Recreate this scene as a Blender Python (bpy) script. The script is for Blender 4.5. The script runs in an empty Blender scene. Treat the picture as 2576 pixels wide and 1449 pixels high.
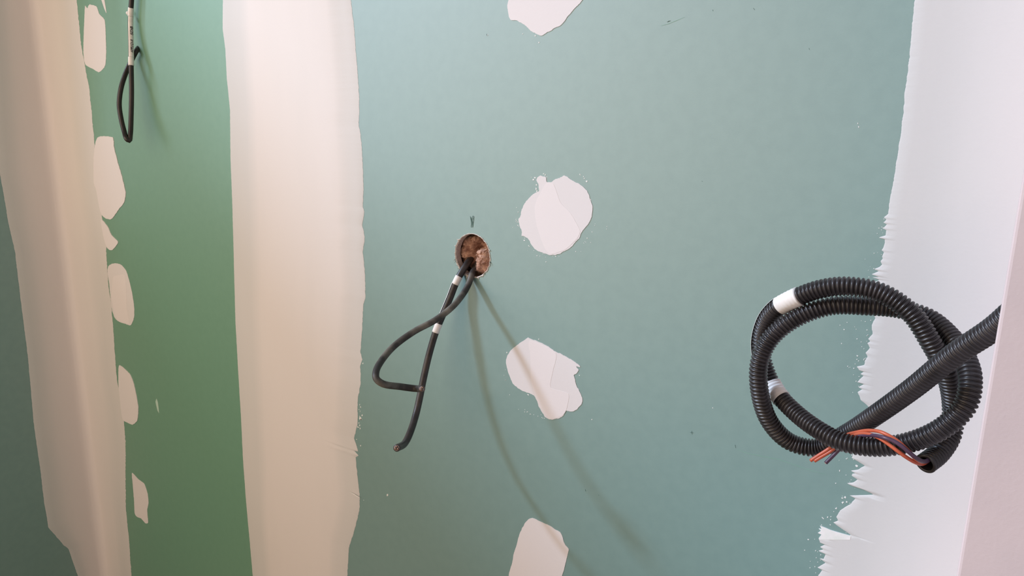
import bpy, bmesh, math, random
from mathutils import Matrix, Vector, noise, geometry

# ------------------------------------------------------------------ camera, world, lights, exposure
scene = bpy.context.scene
COL = scene.collection
W, H, F = 2576, 1449, 1776.0
YAW, PITCH, ROLL = math.radians(35.0), math.radians(12.3), math.radians(0.8)
_f = Vector((-math.sin(YAW) * math.cos(PITCH), math.cos(YAW) * math.cos(PITCH), -math.sin(PITCH)))
_r = Vector((math.cos(YAW), math.sin(YAW), 0.0))
_u = _r.cross(_f)
RIGHT = math.cos(ROLL) * _r + math.sin(ROLL) * _u
UP = -math.sin(ROLL) * _r + math.cos(ROLL) * _u
FWD = _f
DIST = 0.8541                       # the camera stands this far from the long wall (the plane y = 0)
EYE = Vector((0.0, -DIST, 0.0))     # heights are measured from the lens; the floor lies 1.5 m below

cam_data = bpy.data.cameras.new('camera')
cam_data.sensor_fit = 'HORIZONTAL'
cam_data.sensor_width = 36.0
cam_data.lens = F / W * 36.0
cam_data.clip_start = 0.01
cam = bpy.data.objects.new('camera', cam_data)
COL.objects.link(cam)
cam.matrix_world = Matrix(((RIGHT.x, UP.x, -FWD.x, EYE.x), (RIGHT.y, UP.y, -FWD.y, EYE.y),
                           (RIGHT.z, UP.z, -FWD.z, EYE.z), (0, 0, 0, 1)))
scene.camera = cam

world = bpy.data.worlds.new('world')
scene.world = world
world.use_nodes = True
world.node_tree.nodes['Background'].inputs['Color'].default_value = (0.95, 0.75, 0.68, 1)
world.node_tree.nodes['Background'].inputs['Strength'].default_value = 0.29

# cool daylight from the upper left, cut below by an added unseen wall
AZ, EL = math.radians(57), math.radians(34)
TO_SUN = Vector((-math.sin(AZ) * math.cos(EL), -math.cos(AZ) * math.cos(EL), math.sin(EL)))
sun_d = bpy.data.lights.new('daylight', 'SUN')
sun_d.energy = 3.25
sun_d.color = (0.60, 0.76, 1.0)
sun_d.angle = math.radians(5.5)
sun = bpy.data.objects.new('daylight', sun_d)
sun.rotation_euler = TO_SUN.to_track_quat('Z', 'Y').to_euler()
sun.location = TO_SUN * 4
COL.objects.link(sun)

# unseen cool area light, added for the pale sheen on the boards
gloss_d = bpy.data.lights.new('gloss_light', 'AREA')
gloss_d.shape = 'RECTANGLE'
gloss_d.size, gloss_d.size_y = 3.4, 2.8
gloss_d.energy = 88
gloss_d.color = (0.62, 0.80, 1.0)
gloss = bpy.data.objects.new('gloss_light', gloss_d)
gloss.location = (-4.5, -3.9, 0.4)
gloss.rotation_euler = (0, math.radians(-90), 0)
COL.objects.link(gloss)

# warm area light added as fill, left of and behind the lens
lamp_d = bpy.data.lights.new('warm_fill', 'AREA')
lamp_d.shape = 'DISK'
lamp_d.size = 2.4
lamp_d.energy = 28
lamp_d.color = (1.0, 0.755, 0.53)
lamp = bpy.data.objects.new('warm_fill', lamp_d)
lamp.location = (-1.45, -1.6, 0.1)
lamp.rotation_euler = (Vector(lamp.location) - Vector((-1.05, 0, -0.4))).to_track_quat('Z', 'Y').to_euler()
COL.objects.link(lamp)

scene.view_settings.view_transform = 'Standard'
scene.view_settings.look = 'None'
scene.view_settings.exposure = 0.0
scene.view_settings.gamma = 1.0
scene.view_settings.use_curve_mapping = False

# ------------------------------------------------------------------ helpers
random.seed(7)
CREASE = -2.07


def ray(px, py):
    return FWD + RIGHT * ((px - W / 2) / F) + UP * ((H / 2 - py) / F)


def at(px, py, y=0.0):
    """the point seen at a pixel on the plane parallel to the long wall at depth y"""
    r = ray(px, py)
    return EYE + r * ((DIST + y) / r.y)


def on_left(px, py):
    """the same on the left wall"""
    r = ray(px, py)
    return EYE + r * (CREASE / r.x)


def zo(ox, oy, s, pts):
    return [(ox + x / s, oy + y / s) for x, y in pts]


def link(name, verts, faces, mat, parent=None, smooth=True, attr=None):
    me = bpy.data.meshes.new(name)
    me.from_pydata([tuple(v) for v in verts], [], faces)
    mats = mat if isinstance(mat, (list, tuple)) else [mat]
    for m in mats:
        me.materials.append(m)
    if smooth:
        me.polygons.foreach_set('use_smooth', [True] * len(me.polygons))
    if attr:
        a = me.attributes.new('tint', 'FLOAT', 'POINT')
        a.data.foreach_set('value', attr)
    me.update()
    o = bpy.data.objects.new(name, me)
    COL.objects.link(o)
    if parent:
        o.parent = parent
    return o


def tag(o, label=None, cat=None, group=None, kind=None):
    for k, v in (('label', label), ('category', cat), ('group', group), ('kind', kind)):
        if v:
            o[k] = v
    return o


def box(x0, x1, y0, y1, z0, z1):
    v = [(x, y, z) for x in (x0, x1) for y in (y0, y1) for z in (z0, z1)]
    f = [(0, 1, 3, 2), (4, 6, 7, 5), (0, 4, 5, 1), (2, 3, 7, 6), (0, 2, 6, 4), (1, 5, 7, 3)]
    return v, f


def join(parts):
    V, Fs = [], []
    for v, f in parts:
        n = len(V)
        V += list(v)
        Fs += [tuple(i + n for i in q) for q in f]
    return V, Fs


def n1(t, seed=0.0):
    return noise.noise(Vector((t, seed * 7.31 + 0.37, seed * 3.17)))


# ------------------------------------------------------------------ materials
def nt(name):
    m = bpy.data.materials.new(name)
    m.use_nodes = True
    t = m.node_tree
    return m, t, t.nodes['Principled BSDF']


def add(t, kind, **kw):
    n = t.nodes.new(kind)
    for k, v in kw.items():
        if k in n.inputs:
            n.inputs[k].default_value = v
        else:
            setattr(n, k, v)
    return n


def surface(name, c0, c1, scale=40.0, rough=0.5, bump=0.0, bump_scale=400.0, spec=0.5, detail=4.0, dist=0.001,
            lo=0.35, hi=0.65):
    """a principled material whose colour wanders between c0 and c1, with fine relief"""
    m, t, p = nt(name)
    tc = add(t, 'ShaderNodeTexCoord')
    n = add(t, 'ShaderNodeTexNoise', Scale=scale, Detail=detail)
    t.links.new(tc.outputs['Object'], n.inputs['Vector'])
    r = add(t, 'ShaderNodeValToRGB')
    r.color_ramp.elements[0].position, r.color_ramp.elements[1].position = lo, hi
    r.color_ramp.elements[0].color, r.color_ramp.elements[1].color = (*c0, 1), (*c1, 1)
    t.links.new(n.outputs['Fac'], r.inputs['Fac'])
    t.links.new(r.outputs['Color'], p.inputs['Base Color'])
    p.inputs['Roughness'].default_value = rough
    p.inputs['Specular IOR Level'].default_value = spec
    if bump:
        b = add(t, 'ShaderNodeBump', Strength=bump, Distance=dist)
        bn = add(t, 'ShaderNodeTexNoise', Scale=bump_scale, Detail=3.0)
        t.links.new(tc.outputs['Object'], bn.inputs['Vector'])
        t.links.new(bn.outputs['Fac'], b.inputs['Height'])
        t.links.new(b.outputs['Normal'], p.inputs['Normal'])
    return m


def compound(name, thick, thin, rough=0.62, spec=0.35):
    """joint filler: 'tint' on the mesh says where the coat is thin and the board greys it"""
    m, t, p = nt(name)
    a = add(t, 'ShaderNodeAttribute', attribute_name='tint')
    tc = add(t, 'ShaderNodeTexCoord')
    n = add(t, 'ShaderNodeTexNoise', Scale=9.0, Detail=3.0)
    mp = add(t, 'ShaderNodeMapping')
    mp.inputs['Scale'].default_value = (1.0, 1.0, 0.25)
    t.links.new(tc.outputs['Object'], mp.inputs['Vector'])
    t.links.new(mp.outputs['Vector'], n.inputs['Vector'])
    ma = add(t, 'ShaderNodeMath', operation='MULTIPLY_ADD')
    ma.inputs[1].default_value = 0.30
    ma.inputs[2].default_value = -0.15
    t.links.new(n.outputs['Fac'], ma.inputs[0])
    ad = add(t, 'ShaderNodeMath', operation='ADD', use_clamp=True)
    t.links.new(a.outputs['Fac'], ad.inputs[0])
    t.links.new(ma.outputs[0], ad.inputs[1])
    mx = add(t, 'ShaderNodeMix', data_type='RGBA')
    mx.inputs[6].default_value = (*thick, 1)
    mx.inputs[7].default_value = (*thin, 1)
    t.links.new(ad.outputs[0], mx.inputs[0])
    t.links.new(mx.outputs[2], p.inputs['Base Color'])
    p.inputs['Roughness'].default_value = rough
    p.inputs['Specular IOR Level'].default_value = spec
    b = add(t, 'ShaderNodeBump', Strength=0.12, Distance=0.001)
    bn = add(t, 'ShaderNodeTexNoise', Scale=260.0, Detail=3.0)
    t.links.new(tc.outputs['Object'], bn.inputs['Vector'])
    t.links.new(bn.outputs['Fac'], b.inputs['Height'])
    t.links.new(b.outputs['Normal'], p.inputs['Normal'])
    return m


M_board = surface('green_board_paper', (0.138, 0.270, 0.260), (0.150, 0.286, 0.274), 60, 0.60, 0.10, 900, 1.0)
_p = M_board.node_tree.nodes['Principled BSDF']
_p.inputs['Sheen Weight'].default_value = 0.10          # fuzz of the paper face
_p.inputs['Sheen Roughness'].default_value = 0.45
_p.inputs['Coat IOR'].default_value = 1.7
_p.inputs['Coat Weight'].default_value = 1.0             # satin size on the paper
_p.inputs['Coat Roughness'].default_value = 0.47
M_board_narrow = surface('deep_green_board_paper', (0.110, 0.288, 0.184), (0.120, 0.303, 0.196), 60, 0.60, 0.10, 900, 1.0)
for _k in ('Sheen Weight', 'Sheen Roughness', 'Coat IOR', 'Coat Weight', 'Coat Roughness'):
    M_board_narrow.node_tree.nodes['Principled BSDF'].inputs[_k].default_value = _p.inputs[_k].default_value
M_board_narrow.node_tree.nodes['Principled BSDF'].inputs['Coat IOR'].default_value = 1.55
M_gyp = surface('gypsum_core', (0.52, 0.42, 0.37), (0.68, 0.58, 0.52), 300, 0.9, 0.4, 500, 0.2)
M_comp = compound('joint_compound', (0.74, 0.705, 0.695), (0.48, 0.52, 0.52))
M_patch = compound('filler', (0.76, 0.725, 0.735), (0.67, 0.66, 0.67))
M_fleck = surface('filler_fleck', (0.72, 0.76, 0.73), (0.82, 0.82, 0.82), 80, 0.6)
M_paint = surface('primed_wall', (0.60, 0.515, 0.525), (0.64, 0.545, 0.55), 14, 0.65, 0.10, 500, 0.35)
M_stud = surface('cavity_back', (0.10, 0.07, 0.05), (0.16, 0.11, 0.08), 30, 0.9)
M_floor = surface('concrete', (0.24, 0.22, 0.20), (0.34, 0.32, 0.29), 8, 0.8, 0.3, 60)
M_sheath = surface('black_sheath', (0.016, 0.014, 0.014), (0.040, 0.034, 0.031), 45, 0.42, 0.15, 300, 0.5)
M_dusty = surface('dusty_sheath', (0.030, 0.027, 0.025), (0.190, 0.175, 0.145), 34, 0.55, 0.2, 300, 0.4, lo=0.45, hi=0.75)
M_brown = surface('brown_black_sheath', (0.012, 0.008, 0.008), (0.026, 0.018, 0.017), 40, 0.36, 0.1, 300, 0.5)
M_conduit = surface('corrugated_plastic', (0.014, 0.012, 0.013), (0.030, 0.026, 0.028), 60, 0.36, 0.05, 500, 0.55)
M_inside = surface('conduit_inside', (0.006, 0.005, 0.005), (0.012, 0.01, 0.01), 60, 0.6)
M_tape = surface('white_tape', (0.72, 0.69, 0.66), (0.84, 0.81, 0.79), 70, 0.5, 0.2, 150, 0.4)
M_orange = surface('orange_wire', (0.46, 0.090, 0.042), (0.56, 0.120, 0.056), 50, 0.42)
M_purple = surface('purple_wire', (0.060, 0.030, 0.060), (0.085, 0.045, 0.080), 50, 0.42)
M_copper = surface('copper', (0.55, 0.24, 0.12), (0.75, 0.38, 0.2), 200, 0.35)
M_filling = surface('cable_filling', (0.16, 0.12, 0.11), (0.30, 0.23, 0.21), 300, 0.8)
M_ink = surface('black_ink', (0.012, 0.010, 0.018), (0.03, 0.025, 0.035), 400, 0.6)
M_pencil = surface('pencil', (0.030, 0.085, 0.070), (0.055, 0.13, 0.11), 500, 0.7)
M_wool = surface('mineral_wool', (0.30, 0.155, 0.105), (0.62, 0.40, 0.30), 90, 0.95, 0.8, 260, 0.1, 8.0)
M_fibre = surface('wool_fibre', (0.38, 0.22, 0.15), (0.60, 0.42, 0.32), 150, 0.9)
M_torn = surface('torn_paper', (0.50, 0.44, 0.39), (0.78, 0.74, 0.70), 350, 0.85, 0.5, 600)

# ------------------------------------------------------------------ the setting
ZB, ZT = -1.5, 1.15
HOLE = at(1188.5, 643)
HOLE_R = 0.0345


def hole_radius(a):
    return HOLE_R * (1 + 0.018 * n1(a * 1.3, 2) + 0.02 * n1(a * 9.0, 5))


wall_back = link('wall_back', *box(-2.2, 1.3, 0.075, 0.12, ZB, ZT), M_stud, smooth=False)
tag(wall_back, 'moisture resistant green plasterboard wall with taped joints', kind='structure')


def panel(x0, x1, holed=False, mat=M_board):
    e = 0.0015
    if not holed:
        v, f = box(x0 + e, x1 - e, 0.0, 0.013, ZB, ZT)
        return link('plasterboard_panel', v, f, mat, wall_back, smooth=False)
    bm = bmesh.new()
    N = 120
    ring = []
    for i in range(N):
        a = 2 * math.pi * i / N
        r = hole_radius(a)
        ring.append((HOLE.x + r * math.cos(a), HOLE.z + r * math.sin(a)))
    q = [(x0 + e, ZB), (x1 - e, ZB), (x1 - e, ZT), (x0 + e, ZT)]
    fr = [bm.verts.new((x, 0.0, z)) for x, z in ring]
    qo = [bm.verts.new((x, 0.0, z)) for x, z in q]
    ed = [bm.edges.new((fr[i], fr[(i + 1) % N])) for i in range(N)]
    ed += [bm.edges.new((qo[i], qo[(i + 1) % 4])) for i in range(4)]
    bmesh.ops.triangle_fill(bm, use_beauty=True, use_dissolve=False, edges=ed, normal=(0, -1, 0))
    bk = [bm.verts.new((x, 0.013, z)) for x, z in ring]
    for i in range(N):
        j = (i + 1) % N
        fc = bm.faces.new((fr[i], bk[i], bk[j], fr[j]))
        fc.material_index = 1
    qb = [bm.verts.new((x, 0.013, z)) for x, z in q]
    for i in range(4):
        j = (i + 1) % 4
        bm.faces.new((qo[i], qo[j], qb[j], qb[i]))
    me = bpy.data.meshes.new('plasterboard_panel')
    bm.to_mesh(me)
    bm.free()
    me.materials.append(M_board)
    me.materials.append(M_gyp)
    o = bpy.data.objects.new('plasterboard_panel', me)
    COL.objects.link(o)
    o.parent = wall_back
    return o


J1, J2 = -1.105, 0.06
panel(-2.083, J1, mat=M_board_narrow)['label'] = 'narrow board of deeper green'
panel_mid = panel(J1, J2, True)
panel(J2, 1.25)

LIGHT_CUT, JAMB = 0.65, -0.28          # height at which the daylight crosses the plane of the left wall
v, f = join([box(CREASE - 0.10, CREASE, JAMB, 0.013, ZB, ZT + 0.6), box(CREASE - 0.10, CREASE, -2.6, JAMB, ZB, -0.18)])  # low part past JAMB is unseen, added to block light from the left
wall_left = link('wall_left', v, f, M_board, smooth=False)
tag(wall_left, 'return wall of green plasterboard meeting the long wall in a taped corner', kind='structure')

# wall end in front of the right joint: its far side is splayed away from the lens
PE = at(2515, 780, -0.345)
px0 = PE.x
pv = [(px0, -0.345), (0.75, -0.345), (0.75, -0.0), (px0 + 0.055, -0.0)]
# the hole for the conduit sits in the hidden side; the conduit simply enters it there
pvv = [(x, y, ZB) for x, y in pv] + [(x, y, ZT) for x, y in pv]
pf = [(0, 1, 5, 4), (1, 2, 6, 5), (2, 3, 7, 6), (3, 0, 4, 7), (3, 2, 1, 0), (4, 5, 6, 7)]
wall_right = link('wall_right', pvv, pf, M_paint, smooth=False)
tag(wall_right, 'pale pink primed end of a partition wall standing before the right joint', kind='structure')
bv = wall_right.modifiers.new('bevel', 'BEVEL')
bv.width, bv.segments = 0.0025, 3

FAR = -4.6  # unseen wall added so that its top edge cuts the daylight softly
far_top = LIGHT_CUT + (CREASE - FAR) * TO_SUN.z / -TO_SUN.x
light_blocker = link('light_blocker', *box(FAR - 0.12, FAR, -4.2, 0.12, ZB, far_top), M_paint, smooth=False)
tag(light_blocker, 'added unseen pale wall that cuts the daylight beyond the return wall', kind='structure')

floor = link('floor', *box(FAR, 1.6, -4.2, 0.12, ZB - 0.05, ZB), M_floor, smooth=False)
tag(floor, 'bare concrete floor', kind='structure')


# ------------------------------------------------------------------ joint compound strips
def edge_fn(pts, side='main', jit=0.0, seed=1.0):
    """(px, py) outline -> function height z -> coordinate along the wall"""
    conv = []
    for p in pts:
        q = at(*p) if side == 'main' else on_left(*p)
        conv.append((q.z, q.x if side == 'main' else q.y))
    conv.sort(key=lambda t: -t[0])

    def fn(z):
        if z >= conv[0][0]:
            c = conv[0][1]
        elif z <= conv[-1][0]:
            c = conv[-1][1]
        else:
            lo, hi = 0, len(conv) - 1
            while hi - lo > 1:
                m = (lo + hi) // 2
                if conv[m][0] >= z:
                    lo = m
                else:
                    hi = m
            a, b = conv[lo], conv[hi]
            k = (a[0] - z) / max(a[0] - b[0], 1e-9)
            c = a[1] + (b[1] - a[1]) * k
        return c + jit * (0.6 * n1(z * 160, seed) + 0.4 * n1(z * 480, seed + 3) + 0.5 * n1(z * 30, seed + 9))
    return fn


def rows(z0, z1, step):
    out = [ZT - 0.002]
    n = int((z1 - z0) / step)
    out += [z1 - (z1 - z0) * i / n for i in range(n + 1)]
    out.append(ZB + 0.002)
    return out


def strip(name, zs, path_fn, cols, parent, mat=None):
    """path_fn(z, k) -> (point, tint) for column k"""
    V, T, Fs = [], [], []
    for z in zs:
        for k in range(cols):
            p, t = path_fn(z, k)
            V.append(p)
            T.append(t)
    for i in range(len(zs) - 1):
        for k in range(cols - 1):
            a = i * cols + k
            Fs.append((a, a + 1, a + cols + 1, a + cols))
    return link(name, V, Fs, mat or M_comp, parent, True, T)


def lerp_table(tab, x):
    for (x0, y0), (x1, y1) in zip(tab[:-1], tab[1:]):
        if x <= x1:
            k = min(max((x - x0) / (x1 - x0), 0), 1)
            return y0 + (y1 - y0) * k
    return tab[-1][1]


# --- middle strip
mid_l = [(561, -30), (561, 0), (560, 70), (567, 124), (571, 199), (579, 278), (580, 398), (584, 497), (587, 596),
         (590, 720), (593, 821), (600, 946), (606, 1042), (611, 1147), (618, 1248), (627, 1349), (636, 1449), (641, 1500)]
mid_r = [(880, -30), (883, 0), (890, 60), (895, 124), (902, 214), (904, 278), (903, 318), (907, 331), (912, 398),
         (915, 472), (913, 522), (917, 534), (911, 567), (918, 596), (913, 636), (918, 681), (919, 720), (919, 750),
         (914, 765), (912, 821), (907, 886), (912, 904), (906, 921), (908, 966), (900, 1002), (900, 1062), (891, 1102),
         (891, 1133), (902, 1137), (902, 1146), (895, 1150), (897, 1175), (900, 1198), (905, 1248), (905, 1281),
         (895, 1324), (878, 1379), (874, 1449), (872, 1500)]
el, er = edge_fn(mid_l, jit=0.0008, seed=1), edge_fn(mid_r, jit=0.0018, seed=2)
MC = [0, .006, .05, .11, .16, .20, .25, .32, .42, .52, .62, .70, .78, .84, .88, .91, .955, .994, 1]
mid_h = [(0, .0002), (.006, .0006), (.10, .0022), (.17, .0036), (.24, .0046), (.40, .0050), (.62, .0050), (.78, .0048),
         (.86, .0040), (.90, .0024), (.994, .0006), (1, .0002)]
mid_t = [(0, .45), (.10, .40), (.17, .38), (.24, .05), (.40, 0), (.70, 0), (.84, .05), (.90, .32), (1, .42)]


def mid_path(z, k):
    fr = MC[k]
    a, b = el(z), er(z)
    w = 0.0006 * n1(z * 3.5, 11 + k * 0.13)
    h = lerp_table(mid_h, fr)
    return (a + (b - a) * fr, -(h + (w if 0 < k < len(MC) - 1 else 0)), z), lerp_table(mid_t, fr)


strip('joint_compound', rows(-1.12, 0.36, 0.0016), mid_path, len(MC), wall_back)

# --- corner strip: over both walls
cor_r = [(190, -30), (193, 0), (199, 60), (207, 132), (215, 172), (225, 225), (230, 272), (234, 315), (237, 348),
         (238, 381), (246, 450), (254, 530), (258, 553), (266, 600), (268, 652), (270, 679), (273, 718), (281, 771),
         (285, 828), (290, 894), (295, 960), (300, 980), (311, 1054), (316, 1112), (316, 1196), (317, 1281), (324, 1348),
         (331, 1449), (334, 1500)]
cor_l = [(-26, -30), (-22, 0), (-12, 200), (0, 440), (8, 480), (20, 556), (38, 636), (46, 705), (60, 818), (70, 897),
         (76, 960), (84, 1061), (101, 1179), (111, 1264), (122, 1328), (149, 1358), (160, 1372), (164, 1374), (172, 1380), (182, 1409),
         (196, 1449), (206, 1500)]
cl, cr = edge_fn(cor_l, 'left', 0.0010, 4), edge_fn(cor_r, 'main', 0.004, 5)
CA = [0, .02, .15, .3, .45, .6, .75, .9, 1]
NA = 7
RAD = 0.020


def cor_path(z, k):
    a, b = cl(z), cr(z)
    n = len(CA)
    if k < n:
        fr = CA[k]
        y = a + (-RAD - a) * fr
        h = lerp_table([(0, .0002), (.02, .001), (.3, .0022), (1, .003)], fr)
        return (CREASE + h, y, z), lerp_table([(0, .75), (.22, .62), (.5, .15), (1, .05)], fr)
    if k < n + NA:
        t = (k - n + 1) / (NA + 1) * math.pi / 2
        c = RAD + 0.0
        return (CREASE + .003 + c - c * math.cos(t) * 1.0, -.003 - c + c * math.sin(t), z), 0.05
    fr = CA[k - n - NA]
    x0 = CREASE + RAD + 0.003
    x = x0 + (b - x0) * fr
    h = lerp_table([(0, .003), (.6, .0022), (.98, .001), (1, .0002)], fr)
    return (x, -h, z), lerp_table([(0, .05), (.45, .12), (.7, .38), (1, .30)], fr)


strip('joint_compound', rows(-1.42, 0.36, 0.0026), cor_path, len(CA) * 2 + NA, wall_back)

# --- right strip, with torn left edge
rs = [(2310, -30), (2301, 0), (2292, 92), (2284, 184), (2277, 232), (2270, 300), (2263, 357), (2250, 444), (2243, 480),
      (2238, 505), (2235, 538), (2232, 541), (2224, 547), (2231, 552), (2222, 560), (2231, 564), (2222, 575), (2230, 578), (2228, 592),
      (2212, 597), (2212, 599.5), (2227, 601.5), (2225, 615), (2218, 631), (2223, 633), (2220, 645), (2222, 650),
      (2215, 657), (2220, 665), (2213, 671), (2198, 677), (2211, 682), (2192, 690), (2194, 697), (2215, 699), (2213, 704),
      (2196, 711), (2211, 715), (2204, 740), (2200, 765), (2196, 786), (2201, 800), (2193, 819), (2195, 840), (2183, 852), (2190, 858.6),
      (2183, 863), (2188, 875), (2178, 888), (2182, 896), (2175, 910), (2174, 918), (2155, 922), (2161, 931), (2173, 935),
      (2165, 941), (2173, 945), (2156, 962), (2174, 966), (2159, 974), (2169, 979), (2158, 987), (2164, 999), (2165, 1006),
      (2176, 1015), (2190, 1030), (2189, 1033.5), (2178, 1039), (2187, 1046), (2173, 1053), (2180, 1059), (2176, 1080), (2160, 1110),
      (2150, 1135), (2143, 1152), (2154, 1158), (2177, 1172), (2166, 1176), (2159, 1181), (2140, 1184), (2145, 1190), (2153, 1191.5),
      (2142, 1196), (2157, 1206), (2145, 1213), (2129, 1215), (2145, 1223), (2169, 1230), (2190, 1240), (2198, 1244),
      (2137, 1246), (2152, 1254), (2137, 1269), (2113, 1284), (2104, 1300), (2110, 1310), (2096, 1314), (2116, 1329),
      (2130, 1338.5), (2141, 1346), (2062, 1347.5), (2058, 1353), (2077, 1355), (2063, 1365), (2076, 1370), (2063, 1376),
      (2072, 1382), (2058, 1385.5), (2077, 1394), (2059, 1402), (2072, 1406), (2077, 1415.6), (2057, 1428), (2070, 1434),
      (2058, 1447), (2066, 1470), (2056, 1500)]
rl = edge_fn(rs, jit=0.0011, seed=8)
RC = [0, .004, .03, .07, .11, .16, .21, .26, .32, .40, .6, .8, 1]


def r_path(z, k):
    fr = RC[k]
    a, b = rl(z), 0.30
    base = -0.105 if z > -0.3 else -0.105 + (z + 0.3) * 0.10
    x = a + (b - a) * fr if k < 3 else base + (b - base) * fr
    if k >= 2:
        x = max(x, a + 0.004 * k)
    h = lerp_table([(0, .0002), (.004, .0008), (.115, .0009), (.165, .0022), (.26, .0040), (1, .0045)], fr)
    return (x, -h, z), lerp_table([(0, .55), (.10, .50), (.20, .28), (.30, .04), (1, 0)], fr)


strip('joint_compound', rows(-0.60, 0.20, 0.0008), r_path, len(RC), wall_back)


# ------------------------------------------------------------------ filler patches over the screws
def outline(pts, jit, seed, step=0.0012):
    """pixel outline on the long wall -> closed, slightly ragged (x, z) loop"""
    P = [at(*p) for p in pts]
    P = [(p.x, p.z) for p in P]
    out = []
    n = len(P)
    s = 0.0
    for i in range(n):
        p0, p1, p2, p3 = P[i - 1], P[i], P[(i + 1) % n], P[(i + 2) % n]
        L = math.hypot(p2[0] - p1[0], p2[1] - p1[1])
        m = max(1, int(L / step))
        for j in range(m):
            t = j / m
            c = []
            for d in (0, 1):
                a = 0.5 * (2 * p1[d] + (p2[d] - p0[d]) * t + (2 * p0[d] - 5 * p1[d] + 4 * p2[d] - p3[d]) * t * t
                           + (3 * p1[d] - p0[d] - 3 * p2[d] + p3[d]) * t ** 3)
                c.append(0.65 * a + 0.35 * (p1[d] + (p2[d] - p1[d]) * t))
            nx, nz = (p2[1] - p1[1]) / max(L, 1e-6), -(p2[0] - p1[0]) / max(L, 1e-6)
            w = jit * (0.6 * n1(s * 180, seed) + 0.5 * n1(s * 520, seed + 2))
            out.append((c[0] + nx * w, c[1] + nz * w))
            s += L / m
    return out


def slab_mesh(loop, y_front, y_back, tint=0.0):
    tris = geometry.tessellate_polygon([[Vector((x, z, 0)) for x, z in loop]])
    n = len(loop)
    V = [(x, y_front, z) for x, z in loop] + [(x, y_back, z) for x, z in loop]
    Fs = []
    area = sum(loop[i - 1][0] * loop[i][1] - loop[i][0] * loop[i - 1][1] for i in range(n))
    for t in tris:
        a, b, c = t
        A, B, C_ = loop[a], loop[b], loop[c]
        cr_ = (B[0] - A[0]) * (C_[1] - A[1]) - (B[1] - A[1]) * (C_[0] - A[0])
        Fs.append((a, b, c) if cr_ > 0 else (a, c, b))
    for i in range(n):
        j = (i + 1) % n
        q = (i, j, j + n, i + n)
        Fs.append(q if area < 0 else q[::-1])
    return V, Fs, [tint] * len(V)


def patch(label, pts, inner=(), jit=0.0012, th=0.0006, seed=1.0, parent=None):
    V, Fs, T = slab_mesh(outline(pts, jit, seed), -th, 0.0, 0.5 if inner else 0.2)
    if inner:
        v2, f2, t2 = slab_mesh(outline(inner, jit * 0.35, seed + 20, 0.003), -th - 0.00018, -th + 0.0002, 0.0)
        n = len(V)
        V += v2
        Fs += [tuple(i + n for i in q) for q in f2]
        T += t2
    o = link('filler_patch', V, Fs, M_patch, parent or wall_back, False, T)
    o['label'] = label
    return o


A_ = (1240, 400, 5.173)
patch('roundish white filler patch right of the cable hole',
      zo(*A_, [(580, 240), (620, 215), (690, 240), (705, 300), (760, 300), (800, 270), (870, 245), (930, 215), (975, 235), (1010, 265),
               (1100, 310), (1160, 350), (1220, 405), (1250, 470), (1270, 540), (1300, 610), (1290, 700), (1285, 750), (1250, 830),
               (1200, 900), (1150, 960), (1130, 1020), (1060, 1100), (1000, 1160), (930, 1200), (850, 1240), (760, 1250), (690, 1235),
               (600, 1200), (545, 1170), (500, 1110), (470, 1050), (430, 1010), (375, 1000), (380, 950), (355, 880), (345, 830),
               (335, 790), (360, 740), (375, 660), (420, 570), (510, 470), (575, 430), (605, 420), (600, 380), (590, 320), (570, 280)]),
      zo(*A_, [(620, 440), (700, 310), (790, 320), (880, 560), (1010, 700), (1100, 850), (1138, 940), (1110, 1020), (1050, 1085), (930, 1185),
               (760, 1235), (690, 1180), (620, 1020), (560, 800), (550, 600)]), seed=1)
B_ = (1240, 820, 5.173)
patch('ragged three lobed filler patch under the cable shadow',
      zo(*B_, [(455, 155), (520, 180), (610, 210), (700, 255), (820, 330), (900, 370), (1030, 440), (1135, 515), (1140, 535), (1085, 525),
               (1120, 570), (1090, 610), (1055, 640), (1070, 690), (1085, 760), (1130, 850), (1165, 940), (1155, 1010), (1100, 1080),
               (1040, 1115), (945, 1100), (920, 1160), (870, 1200), (800, 1210), (745, 1215), (680, 1180), (640, 1120), (600, 1050),
               (580, 980), (540, 905), (470, 870), (400, 850), (330, 810), (260, 745), (225, 660), (195, 580), (175, 490), (180, 410),
               (225, 330), (300, 260), (390, 200)]),
      zo(*B_, [(480, 190), (820, 345), (780, 600), (755, 800), (985, 880), (960, 1080), (905, 1165), (745, 1203), (612, 1040), (552, 900),
               (500, 700), (490, 400)]), seed=2)
C_p = (1240, 1250, 7.28)
patch('filler patch cut off by the bottom edge of the view',
      zo(*C_p, [(270, 1640), (285, 1500), (300, 1380), (350, 1230), (385, 1040), (430, 900), (470, 740), (520, 610), (590, 480), (650, 410),
                (720, 385), (775, 400), (850, 440), (960, 490), (1060, 535), (1150, 600), (1230, 640), (1275, 720), (1300, 820), (1330, 880),
                (1390, 960), (1365, 1080), (1330, 1230), (1290, 1380), (1250, 1480), (1200, 1640)]), jit=0.0009, seed=3)
D_p = (1240, 0, 8.587)
patch('filler patch tapering down from the top edge of the view',
      zo(*D_p, [(340, 0), (315, 130), (330, 250), (350, 360), (390, 430), (500, 440), (620, 500), (720, 560), (820, 660), (950, 740),
                (1050, 775), (1150, 715), (1260, 660), (1330, 610), (1450, 560), (1520, 490), (1580, 410), (1650, 320), (1750, 200),
                (1850, 100), (1930, 0), (2000, -150), (1700, -400), (900, -450), (450, -250)]), jit=0.0009, seed=4)
E_p = (0, 0, 3.019)
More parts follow.
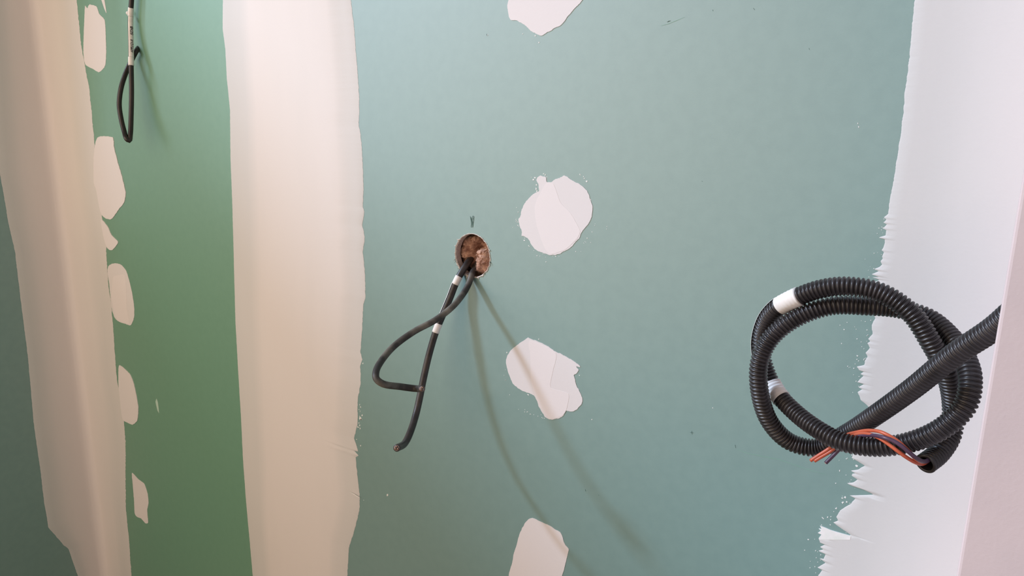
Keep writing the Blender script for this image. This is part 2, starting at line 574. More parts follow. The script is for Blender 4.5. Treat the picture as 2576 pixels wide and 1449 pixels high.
patch('tall filler patch left of the labelled cable',
      zo(*E_p, [(645, 90), (648, 45), (665, 62), (680, 35), (735, 50), (755, 105), (795, 150), (803, 220), (808, 400), (800, 500), (755, 548),
                (710, 525), (650, 490), (635, 400), (638, 250)]), seed=5, jit=0.0016)
patch('thin sliver of filler at the top of the narrow board',
      zo(*E_p, [(772, 0), (768, -40), (785, -40), (795, 0), (810, 98), (795, 70)]), seed=6, jit=0.0005)
G_p = (0, 480, 3.019)
patch('long leaning filler patch joined to the corner strip',
      zo(*E_p, [(790, 1033), (860, 1045), (870, 1120), (900, 1240), (930, 1340), (955, 1449)]) +
      zo(*G_p, [(958, 20), (945, 90), (905, 140), (850, 215), (800, 205), (765, 160), (735, 0)]) +
      zo(*E_p, [(715, 1380), (715, 1200), (725, 1100), (745, 1045)]), seed=7, jit=0.0016, th=0.0013)
patch('small hooked filler smear on the corner strip edge',
      zo(*G_p, [(770, 215), (820, 270), (850, 335), (900, 390), (855, 450), (815, 430), (785, 330)]), seed=8, th=0.0013)
patch('oval two coat filler patch beside the corner strip',
      zo(*G_p, [(870, 550), (920, 560), (960, 610), (985, 690), (1005, 780), (1020, 880), (1020, 960), (995, 1020), (950, 1010), (900, 990),
                (870, 960), (850, 890), (840, 800), (830, 700), (818, 620), (825, 570)]),
      zo(*G_p, [(860, 660), (900, 640), (950, 645), (962, 780), (966, 900), (985, 1005), (950, 1003), (900, 983), (872, 930), (850, 800)]),
      seed=9, jit=0.0014)
patch('filler patch half lost in the corner strip',
      [(301, 919), (326, 939), (336, 960), (344, 994), (349, 1027), (346, 1058), (334, 1068), (322, 1063), (309, 1053), (302, 1000), (299, 960)],
      seed=10, jit=0.0014, th=0.0013)
patch('lowest half moon filler patch by the corner strip',
      zo(0, 960, 2.9625, [(985, 680), (1035, 730), (1075, 760), (1100, 830), (1108, 900), (1098, 960), (1105, 1050), (1085, 1055), (1055, 1022),
                          (1020, 1005), (1005, 980), (1000, 880), (990, 760)]), seed=11, jit=0.0014)


# ------------------------------------------------------------------ flecks, nicks and pencil marks on the boards
def blob(px, py, w, h, ang, seed):
    """small irregular crumb: w x h pixels"""
    rnd = random.Random(seed)
    n = 8
    pts = []
    for i in range(n):
        a = 2 * math.pi * i / n
        k = 0.5 + 0.6 * rnd.random()
        x, y = 0.5 * w * math.cos(a) * k, 0.5 * h * math.sin(a) * k
        pts.append((px + x * math.cos(ang) - y * math.sin(ang), py + x * math.sin(ang) + y * math.cos(ang)))
    loop = [(at(*p).x, at(*p).z) for p in pts]
    v, f_, _ = slab_mesh(loop, -0.0003, 0.0)
    return v, f_


crumbs = []
k = 0
spots = []
rnd = random.Random(3)
spots += [(x, y, rnd.uniform(1.5, 4), rnd.uniform(2, 6), 0) for x, y in
          [(905, 1018), (907, 1024), (903, 1030), (906, 1035), (905, 1047), (908, 1055), (903, 1064), (902, 1075), (906, 1078), (900, 1074),
           (897, 1105), (907, 1121), (915, 1258), (913, 914), (911, 1045), (905, 1070)]]
spots += [(975, 1245, 5, 6, .6), (907, 1053, 8, 12, -.4)]
for i in range(34):      # spatter round the upper patch
    a = rnd.uniform(-0.6, 3.5)
    rr = rnd.uniform(1.02, 1.22) if i % 3 else rnd.uniform(1.02, 1.07)
    spots.append((1398 + 91 * rr * math.cos(a), 545 + 97 * rr * math.sin(a), rnd.uniform(1.2, 3.2), rnd.uniform(1.0, 3.2), a))
spots += [(1346, 447, 5, 4, .5), (1342, 452, 4, 6, .8), (1350, 465, 4, 5, 0), (1349, 475, 3, 8, .1), (1351, 481, 4, 6, .1), (1368, 437, 4, 4, 1), (1372, 440, 3, 5, .7),
          (1337, 446, 2, 2, 0), (1376, 445, 2, 3, 0), (1459, 439, 2, 6, -.5), (1468, 444, 3, 3, 0), (1470, 449, 3, 3, 0), (1476, 456, 6, 5, 0),
          (1527, 570, 2, 3, 0), (1526, 576, 2, 2, 0), (1299, 555, 2, 2, 0), (1319, 605, 5, 3, .3), (1330, 618, 3, 3, 0)]
for i in range(22):
    a = rnd.uniform(1.2, 3.6)
    spots.append((1370 + 98 * math.cos(a) * rnd.uniform(.97, 1.08), 950 + 95 * math.sin(a) * rnd.uniform(.97, 1.08), rnd.uniform(1, 2.5), rnd.uniform(1, 2.5), a))
spots += [(1355, 853, 3, 4, 0), (1275, 887, 4, 4, 0), (1489, 1055, 3, 3, 0), (1329, 993, 6, 3, .4), (1458, 944, 3, 3, 0), (1793, 1026, 3, 3, 0),
          (1364, 85, 3, 3, 0), (1347, 90, 4, 4, 0), (1315, 85, 2, 4, 0), (1356, 107, 3, 5, .3), (2158, 310, 2, 6, .2), (2160, 319, 3, 5, .1), (1227, 88, 2, 3, 0)]
for i in range(90):      # crumbs along the torn edge of the right strip
    y = rnd.uniform(540, 1449)
    x = at(0, 0)
    ex = None
    for (xa, ya), (xb, yb) in zip(rs[:-1], rs[1:]):
        if ya <= y <= yb:
            ex = xa + (xb - xa) * (y - ya) / max(yb - ya, .01)
            break
    if ex is None:
        continue
    d = rnd.expovariate(1 / 16.0) + 1
    spots.append((ex - d, y, rnd.uniform(1.5, 4), rnd.uniform(1.2, 3), rnd.uniform(-.6, .6)))
spots += [(2113, 818, 3, 2, 0), (2123, 829, 4, 4, .5), (2154, 828, 2, 3, 0), (2181, 830, 4, 3, 0), (2157, 895, 6, 4, .4), (2160, 908, 4, 3, .3), (2168, 872, 2, 2, 0),
          (2131, 811, 3, 2, .3), (2150, 822, 2, 2, 0), (2117, 864, 3, 3, 0), (2156, 1172, 9, 6, .3), (2112, 1184, 3, 5, 0), (2126, 1251, 7, 6, .4), (2120, 1264, 7, 6, 0), (2130, 1262, 6, 5, .3),
          (2119, 1253, 6, 3, .2), (2104, 1278, 3, 6, 0), (2082, 1301, 4, 6, .3), (2070, 1303, 10, 3, .8), (2024, 1384, 4, 3, 0), (2033, 1357, 5, 3, .3)]
for s_ in spots:
    k += 1
    crumbs.append(blob(*s_, seed=k))
# the flap under the lower slit of the torn edge
fl = [(2060, 1353), (2067, 1344), (2058, 1340), (2066, 1335), (2060, 1329), (2068, 1331), (2063, 1322), (2076, 1327), (2090, 1333), (2106, 1338), (2124, 1343), (2141, 1347.5), (2139, 1357), (2063, 1357)]
v, f_, _ = slab_mesh([(at(*p).x, at(*p).z) for p in fl], -0.0010, 0.0)
crumbs.append((v, f_))
cr_o = link('filler_crumbs', *join(crumbs), M_fleck, wall_back, False)
tag(cr_o, kind='stuff')


def stroke(pts, wpx, y=-0.0003):
    """a thin flat line drawn on the board through pixel points"""
    V, Fs = [], []
    n = len(pts)
    for i, p in enumerate(pts):
        a, b = pts[max(i - 1, 0)], pts[min(i + 1, n - 1)]
        L = math.hypot(b[0] - a[0], b[1] - a[1])
        nx, ny = -(b[1] - a[1]) / L, (b[0] - a[0]) / L
        w = wpx / 2 * (0.35 if i in (0, n - 1) else 1)
        V += [at(p[0] + nx * w, p[1] + ny * w, y), at(p[0] - nx * w, p[1] - ny * w, y)]
    for i in range(n - 1):
        Fs.append((2 * i, 2 * i + 1, 2 * i + 3, 2 * i + 2))
    return V, Fs


ZP = (1100, 520, 6.585)
pen = [zo(*ZP, [(545, 155), (552, 190), (562, 240), (566, 290), (558, 340)]),
       zo(*ZP, [(548, 165), (570, 215), (585, 270), (588, 340)]),
       zo(*ZP, [(590, 150), (575, 180), (578, 210), (600, 200), (605, 165), (590, 150)]),
       zo(*ZP, [(605, 165), (603, 215), (594, 270), (590, 340)]),
       zo(*ZP, [(560, 215), (584, 225), (562, 240), (586, 250), (563, 265), (587, 275)]),
       zo(*ZP, [(587, 275), (563, 288), (588, 300), (560, 312), (588, 322), (560, 340), (592, 343)])]
mk = link('pencil_mark', *join([stroke(p, 1.25) for p in pen]), M_pencil, wall_back, False)
tag(mk, 'dark pencil tick scribbled above the cable hole')
nicks = [[(1678, 55.5), (1682, 53.5), (1687, 52)], [(1793, 24), (1793.5, 28)], [(1895, 20), (1898, 25)], [(2035, 121), (2036, 125)], [(1224, 85), (1225, 90)],
         [(1849, 1119), (1850.5, 1127)], [(1472, 1231), (1473.5, 1236)], [(1736, 1088), (1745, 1089)], [(1740, 1084), (1741, 1093)], [(1765, 455), (1768, 457)], [(1505, 1245), (1507, 1246)]]
link('nick', *join([stroke(p, 1.8) for p in nicks]), M_pencil, wall_back, False)
scr = [[(1662, 65), (1680, 60), (1700, 52), (1722, 43)], [(1853, 1130), (1880, 1140), (1960, 1156), (2030, 1180), (2080, 1195)]]
link('scratch', *join([stroke(p, 1.0) for p in scr]),
     surface('scratched_paper', (0.21, 0.41, 0.33), (0.24, 0.45, 0.37), 60, 0.45), wall_back, False)
sl = link('filler_fleck', *join([slab_mesh([(at(*p).x, at(*p).z) for p in
                                 zo(0, 960, 2.9625, [(1168, 125), (1177, 150), (1183, 190), (1187, 235), (1175, 215), (1164, 170), (1160, 148)])], -.0006, 0)[:2]]),
          surface('thin_filler', (0.42, 0.60, 0.50), (0.50, 0.66, 0.57), 60, 0.6), wall_back, False)

# tool cut in the middle strip
link('crease_mark', *join([stroke([(880, 1238), (890, 1243), (899, 1249), (905, 1252)], 2.4, -0.0032)]), M_fleck, wall_back, False)

# ------------------------------------------------------------------ the hole: torn paper and insulation
V, Fs = [], []
N = 200
for i in range(N):
    a = 2 * math.pi * i / N
    r0 = hole_radius(a) - 0.0007 - 0.0010 * max(0, n1(a * 12, 31))
    spike = max(0.0, n1(a * 22, 41)) ** 2
    low = 0.5 - 0.5 * math.sin(a)            # more fluff on the lower half
    r1 = hole_radius(a) + 0.0005 + 0.0016 * abs(n1(a * 8, 33)) + (0.011 * spike * (0.4 + low) if i % 2 else 0)
    y1 = -0.0004 - (0.0030 * spike if i % 2 else 0)
    c, s = math.cos(a), math.sin(a)
    V += [(HOLE.x + r0 * c, 0.0012, HOLE.z + r0 * s), (HOLE.x + (r0 * .5 + r1 * .5) * c, -0.0013, HOLE.z + (r0 * .5 + r1 * .5) * s),
          (HOLE.x + r1 * c, y1, HOLE.z + r1 * s)]
for i in range(N):
    j = (i + 1) % N
    for q in (0, 1):
        Fs.append((3 * i + q, 3 * i + q + 1, 3 * j + q + 1, 3 * j + q))
rim = link('torn_paper_rim', V, Fs, M_torn, panel_mid)
tag(rim, 'frayed pale paper edge round the sawn hole')
# little dark and pale paper hairs hanging from the lower rim
hv = []
rnd = random.Random(12)
for i in range(26):
    a = rnd.uniform(math.pi * 1.08, math.pi * 2.02)
    r = hole_radius(a) + 0.0006
    c, s = math.cos(a), math.sin(a)
    p0 = Vector((HOLE.x + r * c, -0.0006, HOLE.z + r * s))
    L = rnd.uniform(0.0022, 0.0062)
    tw = rnd.uniform(-.9, .9)
    p1 = p0 + Vector((math.cos(a + tw) * L, -rnd.uniform(0, .003), math.sin(a + tw) * L))
    sd = Vector((-s, 0, c)) * rnd.uniform(.0003, .0007)
    hv.append(([p0 - sd, p0 + sd, p1, p0 + Vector((0, -.0006, 0))], [(0, 1, 2), (0, 2, 3), (1, 3, 2)]))
fr_o = link('paper_fray', *join(hv), surface('frayed_paper', (0.10, 0.10, 0.08), (0.45, 0.42, 0.36), 400, 0.9), panel_mid, False)
tag(fr_o, kind='stuff')

# wool: two bulging tufts with a dark cleft between them
GN = 150
RW = 0.060


def wool_depth(u, w):
    """u, w in hole radii from the hole's centre; returns depth behind the board face"""
    def dome(cu, cw, ru, rw, p=2.0):
        q = abs((u - cu) / ru) ** p + abs((w - cw) / rw) ** p
        return max(0.0, 1 - q) ** 0.5
    v3 = Vector((u * 2.2, w * 2.2, 3.1))
    wob = 0.10 * noise.noise(v3 * 1.6)
    right = dome(0.34 + wob, -0.30, 0.60, 0.78, 2.4)
    left = dome(-0.82 + wob, 0.10, 0.50, 0.95, 2.4)
    top = dome(-0.28, 0.66 + wob, 0.50, 0.26)
    flap = dome(0.16, 0.42, 0.34, 0.22, 3.0)
    d = 0.046
    d -= max(0.042 * right, 0.032 * left, 0.034 * top, 0.022 * flap)
    d += 0.0050 * noise.noise(v3 * 1.9) + 0.0042 * noise.noise(v3 * 3.7) + 0.0022 * noise.noise(v3 * 8.5) + 0.0010 * noise.noise(v3 * 19)
    return min(max(d, 0.0012), 0.06)


def wool_at(u, w):
    rr = math.hypot(u, w)
    d = wool_depth(u, w)
    if rr > 0.93:
        d = max(d, 0.0145 + (rr - .93) * .004)
    return Vector((HOLE.x + u * HOLE_R, d, HOLE.z + w * HOLE_R))


V, Fs = [], []
for i in range(GN):
    for j in range(GN):
        V.append(wool_at((i / (GN - 1) * 2 - 1) * RW / HOLE_R, (j / (GN - 1) * 2 - 1) * RW / HOLE_R))
for i in range(GN - 1):
    for j in range(GN - 1):
        a = i * GN + j
        Fs.append((a, a + GN, a + GN + 1, a + 1))
wool = link('insulation_wool', V, Fs, M_wool)
tag(wool, 'brown mineral wool bulging behind the round cable hole', 'insulation')
# loose fibres
fv = []
rnd = random.Random(21)
for i in range(420):
    u, w = rnd.uniform(-1, .95), rnd.uniform(-.95, .95)
    if math.hypot(u, w) > .88:
        continue
    p = wool_at(u, w)
    a = rnd.uniform(0, 2 * math.pi)
    dv = Vector((math.cos(a), 0, math.sin(a)))
    L = rnd.uniform(.003, .010)
    sd = Vector((-math.sin(a), 0, math.cos(a))) * rnd.uniform(.00004, .00010)
    pts = []
    for t in (0, .33, .66, 1):
        q = p + dv * (L * (t - .5)) + Vector((0, -.0005 - .0028 * math.sin(math.pi * t) * rnd.uniform(.4, 1.0), 0)) + sd * (6 * math.sin(t * 5 + a))
        pts += [q - sd, q + sd]
    if any(math.hypot(q.x - HOLE.x, q.z - HOLE.z) > HOLE_R * .93 for q in pts):
        continue
    fv.append((pts, [(0, 1, 3, 2), (2, 3, 5, 4), (4, 5, 7, 6)]))
fo = link('loose_fibres', *join(fv), M_fibre, wool, False)
tag(fo, kind='stuff')


# ------------------------------------------------------------------ tubes
def catmull(P, step):
    """smooth 3D path with even spacing"""
    P = [Vector(p) for p in P]
    Q = [P[0] * 2 - P[1]] + P + [P[-1] * 2 - P[-2]]
    dense = []
    for i in range(1, len(Q) - 2):
        p0, p1, p2, p3 = Q[i - 1], Q[i], Q[i + 1], Q[i + 2]
        t0, t1 = 0.0, max((p1 - p0).length, 1e-6) ** .5
        t2 = t1 + max((p2 - p1).length, 1e-6) ** .5
        t3 = t2 + max((p3 - p2).length, 1e-6) ** .5
        for j in range(40):
            t = t1 + (t2 - t1) * j / 40
            a1 = p0 * ((t1 - t) / (t1 - t0)) + p1 * ((t - t0) / (t1 - t0))
            a2 = p1 * ((t2 - t) / (t2 - t1)) + p2 * ((t - t1) / (t2 - t1))
            a3 = p2 * ((t3 - t) / (t3 - t2)) + p3 * ((t - t2) / (t3 - t2))
            b1 = a1 * ((t2 - t) / (t2 - t0)) + a2 * ((t - t0) / (t2 - t0))
            b2 = a2 * ((t3 - t) / (t3 - t1)) + a3 * ((t - t1) / (t3 - t1))
            dense.append(b1 * ((t2 - t) / (t2 - t1)) + b2 * ((t - t1) / (t2 - t1)))
    dense.append(P[-1])
    cum = [0.0]
    for a, b in zip(dense[:-1], dense[1:]):
        cum.append(cum[-1] + (b - a).length)
    n = max(2, int(cum[-1] / step))
    out, k = [], 0
    for i in range(n + 1):
        s = cum[-1] * i / n
        while k < len(cum) - 2 and cum[k + 1] < s:
            k += 1
        t = (s - cum[k]) / max(cum[k + 1] - cum[k], 1e-9)
        out.append(dense[k].lerp(dense[k + 1], min(max(t, 0), 1)))
    return out


def frames(path):
    """tangent, side and front at each point; front leans towards the room (the -y side)"""
    out = []
    n = len(path)
    prev = None
    for i in range(n):
        t = (path[min(i + 1, n - 1)] - path[max(i - 1, 0)]).normalized()
        fr = (EYE - path[i]).normalized()
        fr = fr - t * fr.dot(t)
        if fr.length < 0.15 and prev is not None:
            fr = prev - t * prev.dot(t)
        fr.normalize()
        prev = fr
        out.append((t, t.cross(fr), fr))
    return out


def tube(path, radius, sides=18, caps=True, flat=1.0):
    """radius: number or function of (index, arc length)"""
    fs = frames(path)
    V, Fs = [], []
    s = 0.0
    n = len(path)
    for i, p in enumerate(path):
        if i:
            s += (path[i] - path[i - 1]).length
        r = radius(i, s) if callable(radius) else radius
        t, sd, fr = fs[i]
        for k in range(sides):
            a = 2 * math.pi * k / sides
            V.append(p + sd * (r * math.cos(a)) + fr * (r * flat * math.sin(a)))
    for i in range(n - 1):
        for k in range(sides):
            a, b = i * sides + k, i * sides + (k + 1) % sides
            Fs.append((a, b, b + sides, a + sides))
    if caps:
        Fs.append(tuple(range(sides))[::-1])
        Fs.append(tuple((n - 1) * sides + k for k in range(sides)))
    return V, Fs


def sector(path, r, a0, a1, th=0.0003, n=10):
    """a strip lying on a tube between two angles (0 = sideways, 90 = facing the room)"""
    fs = frames(path)
    V, Fs = [], []
    m = n + 1
    for i, p in enumerate(path):
        t, sd, fr = fs[i]
        for k in range(m):
            a = math.radians(a0 + (a1 - a0) * k / n)
            V.append(p + (sd * math.cos(a) + fr * math.sin(a)) * (r + th))
    for i in range(len(path) - 1):
        for k in range(n):
            a = i * m + k
            Fs.append((a, a + 1, a + m + 1, a + m))
    return V, Fs


def near(path, px, py):
    """index of the path point seen nearest to a pixel"""
    best, bi = 1e9, 0
    for i, p in enumerate(path):
        d = p - EYE
        z = d.dot(FWD)
        e = (d.dot(RIGHT) / z * F + W / 2 - px) ** 2 + (H / 2 - d.dot(UP) / z * F - py) ** 2
        if e < best:
            best, bi = e, i
    return bi


def empty(name, loc, label, cat, group=None):
    o = bpy.data.objects.new(name, None)
    o.location = loc
    o.empty_display_size = 0.02
    COL.objects.link(o)
    return tag(o, label, cat, group)


def child(name, vf, mat, root, smooth=True):
    v, f_ = vf
    v = [Vector(p) - Vector(root.location) for p in v]
    return link(name, v, f_, mat, root, smooth)


def cut_end(root, path, r, core_mat, n_core=3):
    """cut cable end: filling disc and the cores in it"""
    t = (path[-1] - path[-3]).normalized()
    fr = (EYE - path[-1]).normalized()
    fr = (fr - t * fr.dot(t))
    if fr.length < 0.05:
        fr = UP - t * UP.dot(t)
    fr.normalize()
    sd = t.cross(fr)
    p = path[-1]
    child('filling', tube([p - t * 0.001, p + t * 0.0004], r * 0.78, 20), M_filling, root)
    for k in range(n_core):
        a = 2 * math.pi * k / n_core + 0.5
        c = p + (sd * math.cos(a) + fr * math.sin(a)) * r * 0.38
        co = child('core', tube([c - t * 0.001, c + t * 0.0010], r * 0.30, 12), M_sheath, root)
        v, f_ = tube([c - t * 0.001, c + t * 0.0014], r * 0.15, 10)
        cc = link('conductor', [Vector(q) - Vector(root.location) for q in v], f_, core_mat, co)


# ------------------------------------------------------------------ two cables out of the hole
RA, RB = 0.0054, 0.0048
A_px = [(1206, 628, .055), (1187, 648, .026), (1172, 668, .004), (1150, 705, -.013), (1132, 750, -.020), (1115, 790, -.029), (1098, 830, -.038), (1080, 890, -.050),
        (1066, 950, -.063), (1056, 1000, -.076), (1047, 1040, -.090), (1033, 1085, -.115), (1019, 1114, -.135), (998, 1127, -.168)]
pa = catmull([at(*p) for p in A_px], 0.0022)
ca = empty('electric_cable', at(1172, 668, 0), 'black cable with two white tape bands hanging straightest from the round hole', 'cable',
           'cables from the round hole')
child('sheath', tube(pa, lambda i, s: RA * (1 + .015 * n1(s * 60, 3)), 22), M_sheath, ca)
i0, i1 = near(pa, 1156, 695), near(pa, 1145, 715)
child('tape_band', tube(pa[i0:i1 + 1], RA + .0005, 24), M_tape, ca)
j0, j1 = near(pa, 1101, 812), near(pa, 1093, 835)
child('tape_band', tube(pa[j0:j1 + 1], RA + .0005, 24), M_tape, ca)
child('label_strip', sector(pa[i1 - 1:near(pa, 1110, 798)], RA + .0004, -40, 26), M_tape, ca)['label'] = 'white paper strip along the back of the cable'
cut_end(ca, pa, RA, M_copper)

B_px = [(1214, 640, .060), (1200, 665, .028), (1187, 690, .0), (1180, 712, -.012), (1168, 735, -.025), (1140, 770, -.053), (1095, 805, -.085), (1040, 835, -.118), (990, 872, -.152),
        (960, 907, -.180), (946, 935, -.203), (947, 953, -.210), (962, 965, -.206), (1010, 973, -.176), (1040, 977, -.161), (1054, 978, -.160), (1061, 978, -.172)]
pb = catmull([at(*p) for p in B_px], 0.0020)
cb = empty('electric_cable', at(1187, 690, 0), 'dusty black cable bent back in a sharp hook across its neighbour', 'cable', 'cables from the round hole')
child('sheath', tube(pb, lambda i, s: RB * (1 + .02 * n1(s * 60, 8)), 22), M_dusty, cb)
cut_end(cb, pb, RB, M_copper, 2)

# ------------------------------------------------------------------ labelled cable looping on the narrow board
RL = 0.0050
L_px = [(349, 120, .003), (347, 122, .000), (341, 132, -.010), (331, 152, -.013), (315, 188, -.030), (304, 225, -.044), (300, 262, -.050), (305, 300, -.054), (313, 332, -.058),
        (319, 350, -.062), (325, 354, -.058), (328, 338, -.052), (330, 290, -.040), (331, 230, -.031), (330, 165, -.0275), (329, 110, -.0185), (328, 50, -.0135), (331, 0, -.0125), (335, -60, -.012), (338, -120, -.012)]
pl = catmull([at(*p) for p in L_px], 0.003)
clb = empty('electric_cable', at(347, 122, 0), 'black looped cable with a long white handwritten label on the narrow board', 'cable')
child('sheath', tube(pl, RL, 22), M_brown, clb)
up0, up1 = near(pl, 330, 164), near(pl, 329, 20)
# `near` may meet the other leg of the loop, so search on the rising leg only
half = near(pl, 322, 354)
sub = pl[half:]


def nu(px, py):
    return half + near(sub, px, py)


a0, a1, a2, a3 = nu(330, 164), nu(330, 143), nu(329, 40), nu(329, 21)
child('tape_band', tube(pl[a0:a1 + 1], RL + .0007, 24), M_tape, clb)
child('tape_band', tube(pl[a2:a3 + 1], RL + .0006, 24), M_tape, clb)
lab = child('label_strip', sector(pl[a1:a2 + 1], RL + .0005, -70, 138, n=24), M_tape, clb)
lab['label'] = 'white label with black handwriting reading APPLIQUE SDB'
V, Fs = [], []
kn = at(322, 33, pl[nu(329, 33)].y + 0.002)
for i in range(9):
    for j in range(12):
        t, a = math.pi * i / 8, 2 * math.pi * j / 12
        V.append(kn + Vector((math.sin(t) * math.cos(a), math.sin(t) * math.sin(a), math.cos(t))) * .0042)
for i in range(8):
    for j in range(12):
        a, b = i * 12 + j, i * 12 + (j + 1) % 12
        Fs.append((a, b, b + 12, a + 12))
child('tape_knot', (V, Fs), M_tape, clb)


def write(text, path, i_start, i_end, r, ang_mid, cap, root, shear=0.18):
    """handwriting wrapped on the label: letters run along the path from i_start to i_end"""
    cu = bpy.data.curves.new('writing', 'FONT')
    cu.body = text
    cu.size = 1.0
    cu.shear = shear
    cu.offset = 0.012
    cu.resolution_u = 3
    tmp = bpy.data.objects.new('writing', cu)
    COL.objects.link(tmp)
    dg = bpy.context.evaluated_depsgraph_get()
    me = bpy.data.meshes.new_from_object(tmp.evaluated_get(dg))
    bpy.data.objects.remove(tmp)
    co = [v_.co.copy() for v_ in me.vertices]
    x0, x1 = min(c.x for c in co), max(c.x for c in co)
    y0, y1 = min(c.y for c in co), max(c.y for c in co)
    fs = frames(path)
    V = []
    for c in co:
        t = i_start + (i_end - i_start) * (c.x - x0) / (x1 - x0)
        i = int(min(max(t, 0), len(path) - 2))
        p = path[i].lerp(path[i + 1], t - i)
        T, sd, fr = fs[i]
        h = ((c.y - y0) / (y1 - y0) - .5) * cap
        # letters' tops point to the left in the view
        a = math.radians(ang_mid) - (h / r) * SIGN
        V.append(p + (sd * math.cos(a) + fr * math.sin(a)) * (r + .0003) + T * 0.0006 * n1(c.x * 3, 4))
    Fs = [tuple(p_.vertices) for p_ in me.polygons]
    return child('handwriting', (V, Fs), M_ink, root, False)


# which way the side vector of the rising leg points in the view
_t, _sd, _fr = frames(pl)[a1]
SIGN = -1.0 if _sd.dot(RIGHT) < 0 else 1.0
ctr = 90 - 22 * SIGN
SIGN = -SIGN
wr = write('APPLIQUE', pl, nu(330, 134), nu(330, 99), RL + .0013, ctr, 0.0062, clb)
wr['label'] = 'black handwritten word'
write('SDB', pl, nu(330, 88), nu(330, 67), RL + .0013, ctr, 0.0060, clb)

# ------------------------------------------------------------------ the coil of corrugated conduit
RO = 0.0083
C_px = [(2640, 710, -.315), (2560, 775, -.297), (2500, 826, -.285), (2400, 893, -.268), (2300, 974, -.247), (2200, 1046, -.224), (2130, 1091, -.204), (2060, 1126, -.197),
        (1990, 1113, -.203), (1937, 1062, -.214), (1911, 985, -.222), (1911, 910, -.222), (1938, 852, -.218), (2000, 802, -.213), (2090, 770, -.205),
        (2180, 770, -.194), (2260, 777, -.184), (2335, 800, -.182), (2393, 850, -.196), (2427, 900, -.212), (2441, 955, -.226), (2428, 1020, -.236),
        (2372, 1076, -.238), (2290, 1112, -.236), (2200, 1124, -.236), (2120, 1112, -.234), (2060, 1082, -.226), (2000, 1037, -.212), (1952, 985, -.200), (1926, 930, -.192),
        (1913, 870, -.190), (1926, 812, -.197), (1953, 777, -.205), (1990, 755, -.210), (2060, 728, -.214), (2130, 720, -.215), (2215, 736, -.213),
        (2292, 788, -.212), (2342, 862, -.210), (2374, 920, -.205), (2392, 975, -.198), (2398, 1030, -.192), (2392, 1090, -.198), (2364, 1137, -.214), (2328, 1167, -.234)]
PITCH_C = 0.0034
pc = catmull([at(*p) for p in C_px], PITCH_C / 7)


def rib(i, s):
    q = (i % 7) / 7.0 * 2 - 1
    return RO - 0.0021 * abs(q) ** 2.4


coil = empty('corrugated_conduit', at(2190, 960, -.21), 'black corrugated conduit coiled in two loops by the right wall end', 'conduit')
child('corrugated_tube', tube(pc, rib, 22, caps=False), M_conduit, coil)
# open mouth with a dark inner wall
tail = pc[-70:]
fsv, fsf = tube(tail, RO * .70, 22, caps=False)
fsf = [q[::-1] for q in fsf]
mouth = child('inner_wall', (fsv, fsf), M_inside, coil)
t_ = (pc[-1] - pc[-4]).normalized()
V, Fs = [], []
T_, S_, R_ = frames(pc)[-1]
for k in range(28):
    a = 2 * math.pi * k / 28
    dv = S_ * math.cos(a) + R_ * math.sin(a)
    V += [pc[-1] + dv * RO * .70, pc[-1] + dv * RO * .86 + t_ * .0006, pc[-1] + dv * RO * .99 - t_ * .0004]
for k in range(28):
    j = (k + 1) % 28
    Fs += [(3 * k, 3 * k + 1, 3 * j + 1, 3 * j), (3 * k + 1, 3 * k + 2, 3 * j + 2, 3 * j + 1)]
child('cut_lip', (V, Fs), M_conduit, coil)

third = int(len(pc) * .60)
late = pc[third:]


def nl(px, py):
    return third + near(late, px, py)


def ripple(i, s):
    return RO + .0004 + .0002 * math.cos(2 * math.pi * s / PITCH_C) + .00025 * n1(s * 90, 6)


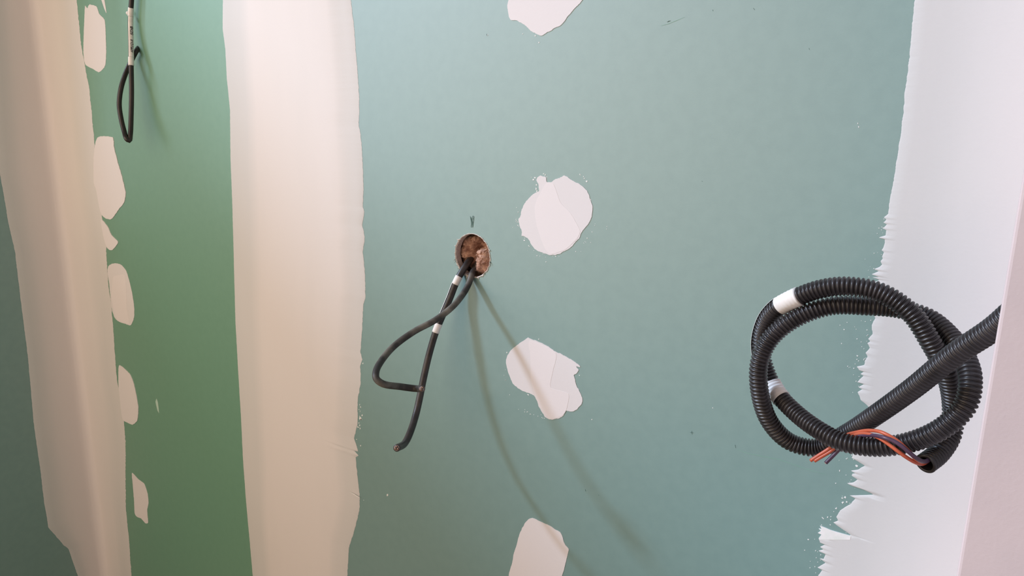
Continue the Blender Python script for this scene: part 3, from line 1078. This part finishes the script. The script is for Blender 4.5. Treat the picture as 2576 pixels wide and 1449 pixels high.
i0, i1 = nl(1966, 773), nl(2011, 746)
tb = child('tape_band', tube(pc[i0:i1 + 1], ripple, 26), M_tape, coil)
tb['label'] = 'wide white tape band on the upper loop'
j1, j0 = nl(1943, 962), nl(1966, 1001)
j0, j1 = min(j0, j1), max(j0, j1)
tb = child('tape_band', tube(pc[j0:j1 + 1], ripple, 26), M_tape, coil)
tb['label'] = 'torn white tape band half hidden behind the front loop'
fs_ = sector(pc[j1:i0 + 1:3], RO + .0002, -38, 8) if frames(pc)[(j1 + i0) // 2][1].dot(RIGHT) < 0 else sector(pc[j1:i0 + 1:3], RO + .0003, 166, 212)
child('label_strip', fs_, M_tape, coil)['label'] = 'white strip running along the back of the loop between the bands'


# ------------------------------------------------------------------ wires out of the conduit mouth
def wire(name, label, pts, mat, r=0.00150):
    p = catmull([at(*q) for q in pts], 0.0014)
    o = empty(name, at(*pts[0]), label, 'wire', 'wires out of the conduit mouth')
    child('insulation', tube(p, r, 14), mat, o)
    t = (p[-1] - p[-3]).normalized()
    child('conductor', tube([p[-1] - t * .001, p[-1] + t * .0003], r * .5, 10), M_copper, o)
    return o


wire('electric_wire', 'upper orange wire arching highest over the conduit ring',
     [(2345, 1150, -.222), (2322, 1163, -.238), (2304, 1155, -.247), (2284, 1133, -.249), (2256, 1108, -.250), (2219, 1088, -.247), (2188, 1083, -.236), (2157, 1087, -.222), (2126, 1096, -.2145),
      (2104, 1114, -.2145), (2082, 1131, -.2165), (2057, 1147, -.2185), (2039, 1159, -.220)], M_orange)
wire('electric_wire', 'lower orange wire crossing the front of the conduit ring',
     [(2345, 1152, -.222), (2320, 1167, -.237), (2302, 1163, -.245), (2278, 1149, -.2495), (2256, 1133, -.251), (2236, 1118, -.250), (2217, 1105, -.2485), (2190, 1093, -.2405), (2160, 1092, -.226), (2132, 1103, -.2145),
      (2110, 1120, -.2145), (2087, 1137, -.2165), (2062, 1152, -.219), (2049, 1160, -.220)], M_orange)
wire('electric_wire', 'purple black wire lying between the two orange wires',
     [(2347, 1149, -.224), (2326, 1161, -.241), (2306, 1153, -.2505), (2287, 1138, -.253), (2268, 1122, -.254), (2247, 1109, -.2535), (2225, 1101, -.2525), (2194, 1095, -.242), (2160, 1098, -.227), (2138, 1108, -.216),
      (2118, 1124, -.2145), (2101, 1141, -.2155), (2088, 1154, -.218), (2077, 1165, -.220)], M_purple, 0.00165)
